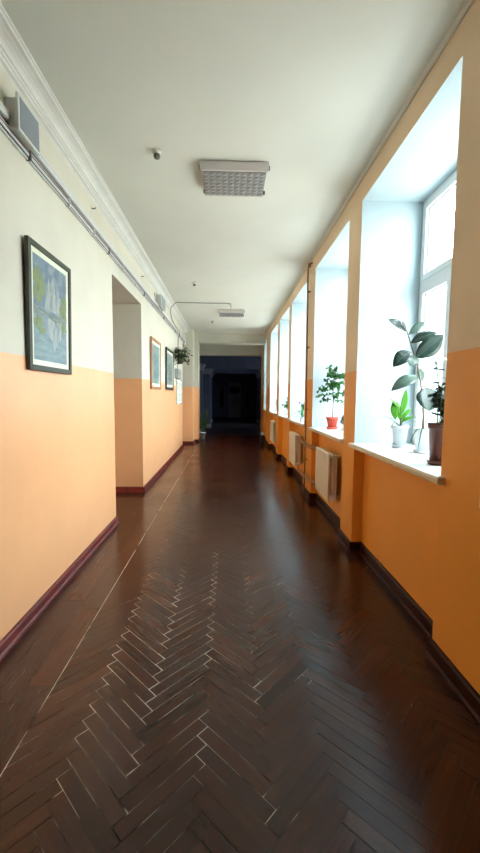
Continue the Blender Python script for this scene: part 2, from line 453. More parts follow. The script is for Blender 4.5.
# window wall: piers, aprons, heads
mb = MB()
def pier(y0, y1, x=XR):
    mb.box(x, y0, 0, 2.0, y1, ZS-0.045, 0)
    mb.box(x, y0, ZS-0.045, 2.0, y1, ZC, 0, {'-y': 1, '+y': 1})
edges = [Y0-0.2] + [e for w in WINS for e in w] + [13.9]
for i in range(0, len(edges), 2): pier(edges[i], edges[i+1])
for (a, b) in WINS:
    mb.box(XA, a, 0, 2.0, b, ZS-0.045, 0)
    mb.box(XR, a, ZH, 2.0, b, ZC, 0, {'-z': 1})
    # outer stone ledge under the window
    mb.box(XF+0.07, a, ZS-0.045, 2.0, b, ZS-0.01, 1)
struct(mb.build('wall_right', [M['wall_shaded'], M['white']]))

# shallow picture of the ceiling edge: a low roll along the window wall
mb = MB()
mb.extrude_y([(XR, 3.43), (XR-0.012, 3.43), (XR-0.03, 3.45), (XR, 3.45)], Y0, 12.2)
struct(mb.build('trim_2', M['ceiling']))

# back end of the corridor, behind the viewer
mb = MB(); mb.box(-1.8, Y0-0.4, 0, 2.0, Y0-0.2, ZC)
struct(mb.build('wall_back', M['wall']))

# cornice on the left
prof = [(XL, 3.45), (-1.150, 3.45), (-1.150, 3.440), (-1.162, 3.437), (-1.166, 3.426), (-1.185, 3.424), (-1.21, 3.416), (-1.228, 3.404), (-1.238, 3.392),
        (-1.240, 3.380), (-1.252, 3.378), (-1.254, 3.366), (-1.264, 3.364), (-1.267, 3.350), (-1.285, 3.346), (XL, 3.335)]
mb = MB(); mb.extrude_y(prof, Y0, 11.6)
struct(mb.build('trim_3', M['cornice']))

# skirting boards
def skirt(mb, pts, h=0.082, t=0.022, side=1):
    """pts: wall line (x,y); board stands on the +side normal"""
    for i in range(len(pts)-1):
        a, b = Vector((*pts[i], 0)), Vector((*pts[i+1], 0)); d = (b-a).normalized()
        nrm = Vector((-d.y, d.x, 0))*side
        a2, b2 = a - d*0.0, b + d*0.0
        P = [(0, 0), (t+0.012, 0), (t+0.012, 0.018), (t+0.002, 0.028), (t, h-0.012), (t-0.008, h), (0, h)]
        e0 = t if i > 0 else 0; e1 = t if i < len(pts)-2 else 0
        vs = [a2 - d*e0*0 + nrm*p + Vector((0, 0, q)) for p, q in P] + [b2 + nrm*p + Vector((0, 0, q)) for p, q in P]
        k = len(P); fs = [(j, (j+1) % k, k+(j+1) % k, k+j) for j in range(k)] + [tuple(reversed(range(k))), tuple(range(k, 2*k))]
        o = len(mb.v); mb.add(vs, fs, 0)
        # corner post
        if i < len(pts)-2:
            mb.box(b.x-t-0.01, b.y-t-0.01, 0, b.x+t+0.01, b.y+t+0.01, h-0.004)
mb = MB()
skirt(mb, [(XL, Y0), (XL, 4.38)], side=-1)
struct(mb.build('baseboard_left_near', M['skirt']))
mb = MB()
skirt(mb, [(-3.2, 5.80), (XL, 5.80)], side=-1, h=0.085)
struct(mb.build('baseboard_opening', mat('red_skirting', rgb(132, 44, 34), 0.4, var=0.4, vscale=12)))
mb = MB()
skirt(mb, [(XL, 5.778), (XL, 10.9)], side=-1)
struct(mb.build('baseboard_left_far', M['skirt']))
mb = MB()
skirt(mb, [(-1.8, 11.6), (-1.075, 11.6)], side=-1, h=.08); skirt(mb, [(-1.075, 11.578), (-1.075, 12.1)], side=-1, h=.08)
skirt(mb, [(-1.075, 12.1), (-0.95, 12.1)], side=-1, h=.08); skirt(mb, [(-0.95, 12.078), (-0.95, 12.7)], side=-1, h=.08)
struct(mb.build('baseboard_end', M['skirt']))
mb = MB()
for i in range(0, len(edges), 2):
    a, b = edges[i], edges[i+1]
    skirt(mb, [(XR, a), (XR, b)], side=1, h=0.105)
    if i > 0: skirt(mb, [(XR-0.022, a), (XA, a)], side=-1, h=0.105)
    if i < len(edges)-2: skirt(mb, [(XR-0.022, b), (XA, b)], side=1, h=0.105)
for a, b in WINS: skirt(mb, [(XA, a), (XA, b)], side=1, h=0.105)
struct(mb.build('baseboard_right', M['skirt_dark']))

# ------------------------------------------------------------------ windows and sills
for k, (a, b) in enumerate(WINS, 1):
    root = bpy.data.objects.new('window_%d' % k, None); C.objects.link(root); root.location = (XF, (a+b)/2, ZS); struct(root)
    z0, z1 = ZS, ZH
    zt = 2.50                                   # transom
    ym = a + (b-a)*0.62                         # mullion
    f = MB(); d0, d1 = XF, XF+0.07
    fw = 0.055
    f.box(d0, a, z0, d1, a+fw, z1); f.box(d0, b-fw, z0, d1, b, z1)
    f.box(d0, a+fw, z0, d1, b-fw, z0+fw); f.box(d0, a+fw, z1-fw, d1, b-fw, z1)
    f.box(d0, a+fw, zt-0.045, d1, b-fw, zt+0.045); f.box(d0, ym-0.045, z0+fw, d1, ym+0.045, zt-0.045)
    f.build('window_frame', M['pvc'], root, bevel=0.006)
    lights = [(a+fw, b-fw, zt+0.045, z1-fw), (a+fw, ym-0.045, z0+fw, zt-0.045), (ym+0.045, b-fw, z0+fw, zt-0.045)]
    for (ya, yb, za, zb) in lights:
        s = MB(); sw = 0.04
        s.box(d0-0.012, ya-.01, za-.01, d1-0.02, ya+sw, zb+.01); s.box(d0-0.012, yb-sw, za-.01, d1-0.02, yb+.01, zb+.01)
        s.box(d0-0.012, ya+sw, za-.01, d1-0.02, yb-sw, za+sw); s.box(d0-0.012, ya+sw, zb-sw, d1-0.02, yb-sw, zb+.01)
        so = s.build('window_sash', M['pvc'], root, bevel=0.004)
        e = MB(); t = 0.006
        e.box(d0+.01, ya+sw, za+sw, d0+.02, ya+sw+t, zb-sw); e.box(d0+.01, yb-sw-t, za+sw, d0+.02, yb-sw, zb-sw)
        e.box(d0+.01, ya+sw, za+sw, d0+.02, yb-sw, za+sw+t); e.box(d0+.01, ya+sw, zb-sw-t, d0+.02, yb-sw, zb-sw)
        e.build('seal', M['seal'], so)
        gq = MB(); gq.box(d0+0.021, ya+sw, za+sw, d0+0.025, yb-sw, zb-sw)
        gq.build('window_pane', M['glass'], so)
    if k in (1, 2):
        h = MB(); h.box(d0-0.03, ym-0.06, 1.65, d0-0.012, ym-0.035, 1.72); h.box(d0-0.05, ym-0.055, 1.58, d0-0.035, ym-0.04, 1.70)
        h.build('window_handle', M['pvc'], root)
    s = MB()
    P = [(1.15, ZS-0.040), (1.146, ZS-0.03), (1.146, ZS-0.012), (1.153, ZS), (XF, ZS), (XF, ZS-0.044), (1.16, ZS-0.044)]
    s.extrude_y(P, a, b, 0)
    Q = [(1.15, ZS-0.040), (1.146, ZS-0.03), (1.146, ZS-0.012), (1.153, ZS), (XR, ZS), (XR, ZS-0.044), (1.16, ZS-0.044)]
    s.extrude_y(Q, a-0.045, a, 0); s.extrude_y(Q, b, b+0.045, 0)
    so = s.build('trim_%d' % (k+3), [M['sill'], M['sill_edge']])
    for p in so.data.polygons:
        if p.center.x + so.location.x < 1.16 or p.normal.z < -0.5: p.material_index = 1
    struct(so)

# ------------------------------------------------------------------ radiators and heating pipes
def make_radiator(y0, n, label):
    sw = 0.09; x0, x1 = 1.12, 1.22; z0, z1 = 0.31, 0.86
    root = thing('radiator', label, 'radiator', (1.17, y0 + n*sw/2, 0.0), 'cast iron radiators under the windows')
    for i in range(n):
        ya = y0 + i*sw; m = MB()
        # broad flat front panel of each section
        P = [(x0, z0+0.02), (x0+0.004, z0+0.005), (x0+0.02, z0), (x0+0.02, z1), (x0+0.004, z1-0.01), (x0, z1-0.03)]
        m.extrude_y(P, ya+0.005, ya+sw-0.005)
        # back panel, columns and the top and bottom headers
        m.box(x1-0.015, ya+0.008, z0+0.02, x1, ya+sw-0.008, z1-0.02)
        m.tube([(x0+0.05, ya+sw/2, z0+0.04), (x0+0.05, ya+sw/2, z1-0.04)], 0.022, 10)
        m.box(x0+0.018, ya+sw/2-0.006, z0+0.02, x1-0.012, ya+sw/2+0.006, z1-0.02)
        for zz in (z0+0.04, z1-0.04):
            m.tube([(x0+0.05, ya, zz), (x0+0.05, ya+0.012, zz), (x0+0.05, ya+0.02, zz), (x0+0.05, ya+sw-0.02, zz), (x0+0.05, ya+sw-0.012, zz), (x0+0.05, ya+sw, zz)],
                   [0.02, 0.026, 0.034, 0.034, 0.026, 0.02], 12)
        m.build('section', M['rad'], root, bevel=0.003)
    for zz in (z0+0.04, z1-0.04):
        for yy, dy in ((y0, -1), (y0+n*sw, 1)):
            m = MB(); m.tube([(x0+0.05, yy, zz), (x0+0.05, yy+dy*0.022, zz)], 0.024, 8); m.build('plug', M['rad'], root)
    for i in (1, n-2):
        yy = y0 + (i+0.5)*sw
        for za in (z0+0.03, z1-0.06):
            m = MB(); m.box(x1, yy-0.01, za, XA, yy+0.01, za+0.02); m.build('bracket', M['rad'], root)
    return root
make_radiator(4.15, 7, 'cream ribbed radiator under the window with the terracotta pot')
make_radiator(6.26, 7, 'cream ribbed radiator just beyond the dark riser pipe')
make_radiator(9.42, 7, 'farthest cream ribbed radiator, small beside the dark hall mouth')
# riser with its elbow at the ceiling
pr = thing('riser_pipe', 'thin brown heating pipe rising up the pier to the ceiling', 'pipe', (1.155, 5.62, 0.0))
m = MB(); m.tube([(1.155, 5.62, 0.0), (1.155, 5.62, 1.5), (1.132, 5.58, 3.2), (1.134, 5.57, 3.32), (1.145, 5.56, 3.37), (1.165, 5.56, 3.385), (1.20, 5.56, 3.39)], 0.012, 10)
m.build('pipe', M['pipe_dark'], pr)
for z in (0.55, 1.3, 2.2, 3.0):
    m = MB(); m.tube([(1.155, 5.62 if z < 1.5 else 5.60, z-0.012), (1.155, 5.62 if z < 1.5 else 5.60, z+0.012)], 0.016, 10); m.box(1.14, 5.60, z-0.006, 1.20, 5.612, z+0.006)
    m.build('clamp', M['pipe_dark'], pr)
m = MB(); m.tube([(1.145, 5.565, 3.33), (1.15, 5.56, 3.38)], 0.024, 10); m.build('elbow', M['pipe_dark'], pr)
for (z0p, lab) in ((0.82, 'upper horizontal heating pipe crossing the pier between two radiators'), (0.35, 'lower horizontal heating pipe crossing the pier between two radiators')):
    t = thing('heating_pipe', lab, 'pipe', (1.14, 5.5, z0p))
    for dz, x in ((0.0, 1.125), (-0.03, 1.12)):
        m = MB(); m.tube([(1.17, 4.80, z0p+dz), (1.165, 4.92, z0p+dz), (x+.02, 5.06, z0p+dz), (x, 5.18, z0p+dz), (x, 5.98, z0p+dz), (x+.02, 6.08, z0p+dz), (1.165, 6.16, z0p+dz), (1.17, 6.25, z0p+dz)], 0.010, 8)
        m.build('pipe', M['pipe'], t)
    m = MB(); m.tube([(1.17, 4.84, z0p), (1.17, 4.90, z0p)], 0.022, 8); m.tube([(1.17, 4.87, z0p), (1.13, 4.87, z0p)], 0.010, 8); m.build('valve', M['pipe'], t)

# ------------------------------------------------------------------ left wall: cable ducts
t = thing('cable_duct', 'long white plastic cable duct running high along the left wall', 'cable duct', (XL, 4.2, 3.06))
m = MB(); m.extrude_y([(XL, 3.062), (XL+0.030, 3.064), (XL+0.034, 3.07), (XL+0.034, 3.108), (XL+0.028, 3.118), (XL, 3.12)], Y0, 11.5); m.build('duct', M['trunk'], t)
m = MB(); m.extrude_y([(XL+0.034, 3.088), (XL+0.037, 3.088), (XL+0.037, 3.106), (XL+0.034, 3.106)], Y0, 11.5); m.build('lid', M['speaker_case'], t)
t = thing('cable_duct', 'narrower grey cable duct with loose wires, just below the white duct', 'cable duct', (XL, 4.2, 2.98))
m = MB(); m.extrude_y([(XL, 3.005), (XL+0.02, 3.005), (XL+0.024, 3.012), (XL+0.024, 3.036), (XL, 3.04)], Y0, 11.5); m.build('duct', M['trunk'], t)
for (x, z, r, mt, seed) in ((XL+0.020, 3.050, 0.0045, 'cable', 1), (XL+0.028, 3.022, 0.0028, 'cable_red', 2), (XL+0.010, 2.992, 0.008, 'trunk', 3), (XL+0.022, 2.998, 0.003, 'cable_dark', 4)):
    random.seed(seed); pts = []; y = Y0
    while y < 11.5:
        pts.append((x + random.uniform(-.003, .003), y, z + random.uniform(-.004, .004))); y += random.uniform(.25, .5)
    m = MB(); m.tube(pts, r, 6); m.build('cable', M[mt], t)
random.seed(12)
for i in range(16):
    y = 2.6 + i*0.56 + random.uniform(-.1, .1); m = MB()
    m.box(XL, y, 2.982, XL+0.034, y+0.012, 3.045); m.build('cable_clip', M['cable' if i % 3 == 0 else 'trunk'], t)
random.seed(21)

# wall loudspeakers
def speaker(y0, y1, z0, z1, label, big=True):
    t = thing('wall_speaker', label, 'loudspeaker', (XL, (y0+y1)/2, z0))
    m = MB(); m.box(XL, y0+0.02, z0+0.02, XL+0.075, y1-0.02, z1-0.015); m.build('casing', M['speaker_case'], t, bevel=0.01)
    m = MB(); m.box(XL+0.075, y0, z0, XL+0.092, y1, z1); m.build('front_frame', M['speaker_case'], t, bevel=0.006)
    m = MB(); m.box(XL+0.090, y0+0.016, z0+0.016, XL+0.095, y1-0.016, z1-0.016); m.build('grille', M['speaker_grille'], t, bevel=0.002)
    m = MB(); m.tube([(XL+.004, y0+0.03, z0+0.05), (XL+.006, y0-0.06, z0+0.09), (XL+.006, y0-0.2, z0+0.2)], 0.004, 6); m.build('wire', M['cable_dark'], t)
speaker(2.35, 2.60, 3.01, 3.215, 'white wall loudspeaker with grey grille, near the camera below the cornice')
speaker(7.0, 7.45, 3.06, 3.30, 'small pale wall loudspeaker farther along, above the two framed prints')
for (y, z, lab) in ((3.77, 3.23, 'small dark cable hook on the cream band, nearest the camera'), (5.82, 3.23, 'small dark cable hook above the corner of the wall opening')):
    t = thing('wall_hook', lab, 'hook', (XL, y, z))
    m = MB(); m.box(XL, y-0.012, z-0.03, XL+0.006, y+0.012, z+0.03); m.build('plate', M['detector'], t)
    m = MB(); m.tube([(XL, y, z+0.01), (XL+0.03, y, z+0.005), (XL+0.04, y+0.01, z+0.02)], 0.005, 6); m.build('hook', M['cable_dark'], t)

# ------------------------------------------------------------------ framed pictures
def picture(y0, y1, z0, z1, fm, fw, mt, mountw, art, label, lean=0.0, d=0.03):
    yc = (y0+y1)/2; X = XL+0.001
    t = thing('framed_print', label, 'picture', (X, yc, z0), 'framed prints on the left wall')
    m = MB(); a, b = 0.004, d
    m.box(X+a, y0, z0, X+b, y0+fw, z1); m.box(X+a, y1-fw, z0, X+b, y1, z1)
    m.box(X+a, y0+fw, z0, X+b, y1-fw, z0+fw); m.box(X+a, y0+fw, z1-fw, X+b, y1-fw, z1)
    m.build('frame', M[fm], t, bevel=0.003)
    m = MB(); m.box(X+a, y0+fw-.002, z0+fw-.002, X+b-0.012, y1-fw+.002, z1-fw+.002); m.build('mount', M[mt], t)
    art(t, X+b-0.0118, y0+fw+mountw, y1-fw-mountw, z0+fw+mountw, z1-fw-mountw)
    t.rotation_euler = (0, lean, 0)
    return t

def art_mat(name, cols, scale, stretch=(1, 1, 1)):
    T = NT(name); p = T.n('ShaderNodeBsdfPrincipled'); p.inputs['Roughness'].default_value = 0.3
    tc = T.n('ShaderNodeTexCoord'); mp = T.n('ShaderNodeMapping'); mp.inputs['Scale'].default_value = stretch
    T.l(tc.outputs['Object'], mp.inputs[0])
    nz = T.n('ShaderNodeTexNoise'); nz.inputs['Scale'].default_value = scale; nz.inputs['Detail'].default_value = 6; nz.inputs['Roughness'].default_value = .6
    T.l(mp.outputs[0], nz.inputs['Vector'])
    cr = T.n('ShaderNodeValToRGB'); e = cr.color_ramp.elements
    for i, c in enumerate(cols):
        pos = 0.3 + 0.4*i/(len(cols)-1)
        if i == 0: e[0].position = pos; e[0].color = c
        elif i == len(cols)-1: e[-1].position = pos; e[-1].color = c
        else: q = e.new(pos); q.color = c
    T.l(nz.outputs['Fac'], cr.inputs[0]); T.l(cr.outputs[0], p.inputs['Base Color']); T.l(p.outputs[0], T.out.inputs[0])
    return T.m
A_sky = art_mat('print_sky', [rgb(74, 98, 122), rgb(106, 128, 142), rgb(146, 158, 160)], 12)
A_tree = art_mat('print_trees', [rgb(84, 104, 84), rgb(124, 140, 80), rgb(104, 124, 110)], 22)
A_build = art_mat('print_building', [rgb(96, 110, 118), rgb(146, 156, 156), rgb(180, 184, 174)], 30, (1, 1, .3))
A_bank = art_mat('print_bank', [rgb(78, 92, 96), rgb(110, 124, 120), rgb(140, 150, 120)], 12, (1, 1, 3))
A_water = art_mat('print_water', [rgb(98, 118, 134), rgb(120, 142, 146), rgb(146, 162, 156)], 10, (1, .6, 3))
A_teal = art_mat('print_teal', [rgb(96, 128, 134), rgb(136, 158, 156), rgb(170, 180, 164)], 5)
A_green = art_mat('print_greygreen', [rgb(104, 122, 118), rgb(140, 156, 148), rgb(176, 186, 176)], 6)

def art_big(t, x, y0, y1, z0, z1):
    W, Hh = y1-y0, z1-z0
    def P(pts): return [(y0+W*u, z0+Hh*v) for u, v in pts]
    def sheet(name, mat_, polys, k):
        m = MB()
        for pts in polys: m.extrude_x(P(pts), x, x + 0.0004*k)
        m.build(name, mat_, t)
    sheet('picture_sheet', A_sky, [[(0, 0), (1, 0), (1, 1), (0, 1)]], 1)
    def blob(cx, cy, rx, ry, n=18, s=0):
        r = random.Random(s); out = []
        for i in range(n):
            a = 2*PI*i/n; q = 1+r.uniform(-.32, .32)
            out.append((min(1, max(0, cx+rx*q*math.cos(a))), min(1, max(0, cy+ry*q*math.sin(a)))))
        return out
    b = [[(0.32, .52), (.8, .52), (.8, .70), (.62, .72), (.62, .80), (.58, .86), (.55, .94), (.52, .86), (.48, .80), (.48, .72), (.32, .70)],
         [(.40, .70), (.46, .70), (.46, .78), (.43, .86), (.40, .78)], [(.66, .70), (.74, .70), (.74, .76), (.70, .84), (.66, .76)]]
    sheet('printed_building', A_build, b, 3)
    sheet('printed_water', A_water, [[(0, 0), (1, 0), (1, .46), (0, .46)]], 2)
    sheet('printed_reflection', A_build, [[(.34, .44), (.82, .44), (.80, .26), (.66, .20), (.60, .10), (.52, .22), (.36, .28)]], 3)
    sheet('printed_bank', A_bank, [[(0, .44), (.35, .46), (.55, .43), (1, .46), (1, .52), (.5, .49), (0, .53)], [(.5, .47), (.62, .40), (.72, .30), (.66, .42), (.82, .47)]], 4)
    for k_, bb in enumerate(((.12, .80, .12, .09), (.20, .72, .12, .08), (.10, .64, .12, .07), (.92, .66, .09, .09), (.88, .56, .12, .07), (.12, .36, .12, .06), (.22, .30, .08, .04), (.9, .40, .10, .06))):
        sheet('printed_tree', A_tree, [blob(*bb, s=k_)], 5+k_*.2)
picture(2.50, 3.15, 1.655, 2.485, 'frame_green', 0.036, 'mount', 0.036, art_big, 'dark green framed print of a pale towered building by water, nearest picture', lean=0.018, d=0.03)
def art_plain(mt, blobs):
    def f(t, x, y0, y1, z0, z1):
        m = MB(); m.box(x, y0, z0, x+0.0005, y1, z1); m.build('picture_sheet', mt, t)
        m = MB(); W, Hh = y1-y0, z1-z0
        for (u, v, ru, rv) in blobs:
            m.extrude_x([(y0+W*(u+ru*math.cos(2*PI*i/14)), z0+Hh*(v+rv*math.sin(2*PI*i/14))) for i in range(14)], x, x+0.001)
        m.build('printed_shapes', A_bank if mt is A_green else A_water, t)
    return f
picture(6.38, 7.25, 1.59, 2.455, 'frame_wood', 0.05, 'mount', 0.05, art_plain(A_teal, [(.5, .25, .35, .12), (.4, .62, .22, .18)]), 'light wood framed print in pale teal, between opening and dark frame', lean=0.01)
picture(7.90, 8.90, 1.605, 2.475, 'frame_dark', 0.055, 'mount', 0.05, art_plain(A_green, [(.5, .5, .3, .22), (.5, .2, .38, .07)]), 'dark framed grey green print beside the hanging plant', lean=0.01)

# ------------------------------------------------------------------ notice papers, box, conduit beyond the prints
t = thing('junction_box', 'grey metal box on the wall below the hanging plant', 'electrical box', (XL, 9.55, 1.90))
m = MB(); m.box(XL, 9.28, 1.90, XL+0.09, 9.80, 2.13); m.build('casing', M['grey_box'], t, bevel=0.006)
m = MB(); m.box(XL+0.09, 9.31, 1.92, XL+0.096, 9.77, 2.11); m.build('door', M['grey_box'], t, bevel=0.002)
m = MB(); m.box(XL+0.096, 9.34, 2.0, XL+0.104, 9.37, 2.03); m.build('latch', M['cable_dark'], t)
t = thing('notice_board', 'narrow white notice board with printed sheets below the grey box', 'notice board', (XL, 10.1, 1.28))
m = MB(); m.box(XL, 9.62, 1.27, XL+0.006, 10.72, 1.88); m.build('board', M['paper'], t)
m = MB()
for (a, b, c, d) in ((9.60, 9.62, 1.25, 1.90), (10.72, 10.74, 1.25, 1.90), (9.62, 10.72, 1.25, 1.27), (9.62, 10.72, 1.88, 1.90)): m.box(XL, a, c, XL+0.012, b, d)
m.build('frame', M['grey_box'], t)
for (ya, za) in ((9.68, 1.60), (9.68, 1.32), (10.02, 1.60), (10.02, 1.32), (10.38, 1.60), (10.38, 1.32)):
    m = MB(); m.box(XL+0.006, ya, za, XL+0.008, ya+0.27, za+0.25); s_ = m.build('sheet', M['mount'], t)
    m = MB()
    for i in range(7): m.box(XL+0.008, ya+0.02, za+0.025+i*0.03, XL+0.0085, ya+0.02+random.uniform(.14, .23), za+0.034+i*0.03)
    m.build('text_lines', M['ink'], s_)
t = thing('cable_run', 'thin grey cable crossing the ceiling to the far lamp and dropping down the wall', 'cable', (-1.0, 8.4, 3.0))
m = MB(); m.tube([(0.05, 8.72, 3.442), (0.03, 8.30, 3.442), (0.0, 8.26, 3.442), (-0.5, 8.25, 3.438), (-1.10, 8.25, 3.442), (-1.145, 8.27, 3.425), (-1.235, 8.35, 3.36), (-1.27, 8.5, 3.29), (-1.285, 8.8, 3.20), (-1.286, 9.3, 3.155), (-1.288, 9.8, 3.15)], 0.008, 6); m.build('ceiling_cable', M['cable'], t)
m = MB(); m.tube([(-1.288, 9.8, 3.15), (-1.27, 9.86, 3.14), (-1.25, 9.87, 3.1), (-1.25, 9.87, 3.0), (-1.285, 9.87, 2.94), (-1.288, 9.86, 2.6), (-1.288, 9.70, 2.14)], 0.008, 6); m.build('drop_cable', M['cable'], t)
m = MB(); m.tube([(0.03, 8.33, 3.45), (0.03, 8.33, 3.425)], 0.03, 12); m.build('ceiling_rose', M['detector'], t)

# hanging plant on a wall bracket
cx, cy, cz = -1.15, 9.3, 2.34
t = thing('hanging_plant', 'dark leafy trailing plant in a small wall basket before the notice papers', 'plant', (cx, cy, cz-0.1))
m = MB(); m.lathe([(0.03, cz-0.10), (0.055, cz-0.08), (0.075, cz), (0.08, cz+0.005), (0.07, cz+0.005), (0.065, cz-0.01)], cx, cy, 16); m.build('basket', M['basket'], t)
m = MB(); m.tube([(XL, cy, cz+0.02), (cx-0.07, cy, cz-0.01), (cx-0.05, cy, cz-0.06), (XL, cy, cz-0.12)], 0.006, 6); m.build('bracket', M['cable_dark'], t)
m = MB(); r = random.Random(5)
for i in range(44):
    a = r.uniform(0, 2*PI); p = Vector((cx, cy, cz)); hor = Vector((math.cos(a), math.sin(a)*1.5, 0)); Lh = r.uniform(.08, .26); up = r.uniform(.05, .34)
    pts = [p + hor*0.02]
    for k in range(1, 6):
        q = k/5; c = p + hor*(0.03+Lh*q*0.8) + Vector((0, 0, up*math.sin(q*2.3) - 0.12*q*q)); c.x = max(c.x, XL+.03); pts.append(c)
    m.tube(pts, 0.003, 5, 1)
    for k in range(1, 6):
        for _ in range(2):
            d = Vector((r.uniform(-1, 1), r.uniform(-1.3, 1.3), r.uniform(-.8, .4))).normalized()*r.uniform(.05, .085)
            e = pts[k]+d; e.x = max(e.x, XL+.015)
            m.leaf(pts[k], e, r.uniform(.025, .04), up=(r.uniform(-.5, .5), r.uniform(-.5, .5), 1), n=5)
m.build('foliage', [M['leaf_hang'], M['stem_green']], t)

# ------------------------------------------------------------------ ceiling lamps and detectors
def lamp(x0, x1, y0, y1, label):
    t = thing('ceiling_lamp', label, 'ceiling lamp', ((x0+x1)/2, (y0+y1)/2, ZC-0.095), 'fluorescent ceiling lamps')
    m = MB(); m.box(x0+.01, y0+.02, ZC-0.03, x1-.01, y1-.01, ZC); m.box(x0, y0, ZC-0.02, x1, y0+.03, ZC-.012); m.build('housing', M['lamp_body'], t, bevel=0.003)
    m = MB(); m.extrude_x([(y0, ZC-0.016), (y0+0.03, ZC-0.016), (y0+0.035, ZC-0.075), (y0+0.01, ZC-0.075)], x0, x1); m.build('end_panel', M['lamp_body'], t, bevel=0.004)
    m = MB(); m.box(x0+.015, y1-.03, ZC-.075, x1-.015, y1, ZC-.02); m.build('end_panel', M['lamp_body'], t, bevel=.004)
    m = MB(); nx, ny = 10, 7
    X0, X1, Ya, Yb = x0+.02, x1-.02, y0+.035, y1-.03
    m.box(X0, Ya, ZC-0.08, X1, Yb, ZC-0.03)
    r = random.Random(3)
    for i in range(nx):
        for j in range(ny):
            a0, a1 = X0+(X1-X0)*i/nx, X0+(X1-X0)*(i+1)/nx; b0, b1 = Ya+(Yb-Ya)*j/ny, Ya+(Yb-Ya)*(j+1)/ny
            h = 0.003 + 0.0025*((i+j) % 2); e = 0.003
            vs = [(a0+e, b0+e, ZC-.08), (a1-e, b0+e, ZC-.08), (a1-e, b1-e, ZC-.08), (a0+e, b1-e, ZC-.08), ((a0+a1)/2, (b0+b1)/2, ZC-.08-h*1.4)]
            m.add(vs, [(0, 1, 4), (1, 2, 4), (2, 3, 4), (3, 0, 4)])
    m.build('diffuser', M['diffuser'], t)
    for (x, y) in ((x0-.006, y0+.02), (x1-.006, y0+.02), (x0+.006, y1-.03), (x1-.012, y1-.03)):
        m = MB(); m.box(x, y, ZC-0.06, x+.014, y+.02, ZC-.03); m.build('clip', M['lamp_dark'], t)
lamp(-0.25, 0.33, 3.33, 3.77, 'nearest ceiling lamp, square grey prismatic panel in white housing')
lamp(-0.23, 0.36, 8.84, 9.34, 'far ceiling lamp, small grey panel where the ceiling cable ends')
for (x, y, lab) in ((-0.585, 3.24, 'round smoke detector nearest the camera, left of the first lamp'), (-0.60, 6.82, 'small smoke detector before the ceiling cable'), (-0.43, 10.2, 'farthest tiny smoke detector beyond the second lamp')):
    t = thing('smoke_detector', lab, 'smoke detector', (x, y, ZC-0.06), 'smoke detectors on the ceiling')
    m = MB(); m.lathe([(0.036, ZC), (0.036, ZC-0.012), (0.030, ZC-0.018), (0.026, ZC-0.03)], x, y, 20); m.build('base', M['detector'], t)
    m = MB(); m.lathe([(0.025, ZC-0.03), (0.027, ZC-0.045), (0.022, ZC-0.058), (0.008, ZC-0.064)], x, y, 20); m.build('sensor_head', M['detector_dark'], t)

# socket on the near pier
t = thing('wall_socket', 'white socket at the right picture edge on the near orange pier', 'socket', (XR, 1.66, 1.0))
m = MB(); m.box(XR-0.02, 1.62, 0.985, XR, 1.70, 1.065); m.build('faceplate', M['socket'], t, bevel=0.006)
m = MB(); m.tube([(XR-0.026, 1.66, 1.025), (XR-0.02, 1.66, 1.025)], 0.022, 16); m.build('socket_insert', M['socket'], t)

# ------------------------------------------------------------------ plants on the sills
def pot(t, cx, cy, z, r0, r1, h, mt, saucer=True, rim=True):
    m = MB(); zb = z + (0.008 if saucer else 0)
    pr = [(r0, zb), (r1*0.96, zb+h*0.86)]
    pr += [(r1*1.06, zb+h*0.86), (r1*1.08, zb+h)] if rim else [(r1, zb+h)]
    pr += [(r1*0.92, zb+h), (r1*0.88, zb+h*0.93)]
    m.lathe(pr, cx, cy, 24); m.build('pot', mt, t)
    if saucer:
        m = MB(); rs_ = max(r0*1.45, r1*1.02); m.lathe([(rs_*.8, z), (rs_, z+0.03), (rs_*.95, z+0.03), (rs_*.76, z+0.007)], cx, cy, 24); m.build('saucer', mt, t)
    m = MB(); m.lathe([(r1*0.5, zb+h*0.9), (r1*0.88, zb+h*0.94)], cx, cy, 20); m.build('soil', M['soil'], t)
    return zb + h*0.94
def arc_leaf(m, b, d, L, rise, drop, w, mi=0, n=7):
    """strap leaf arching out from b"""
    b = Vector(b); d = Vector(d).normalized(); prev = None; sd = d.cross(Vector((0, 0, 1))).normalized(); vs = []; fs = []
    for i in range(n):
        q = i/(n-1); c = b + d*(L*q) + Vector((0, 0, rise*math.sin(q*PI*0.75) - drop*q*q)); ww = w/2*(1-q**2)+.0006
        vs += [c - sd*ww, c + Vector((0, 0, -ww*.4)), c + sd*ww]
    k = len(vs); vs += [v - Vector((0, 0, .001)) for v in vs]
    for i in range(n-1):
        for j in (0, 1):
            a = i*3+j; fs += [(a, a+1, a+4, a+3), (k+a+3, k+a+4, k+a+1, k+a)]
    m.add(vs, fs, mi, True)

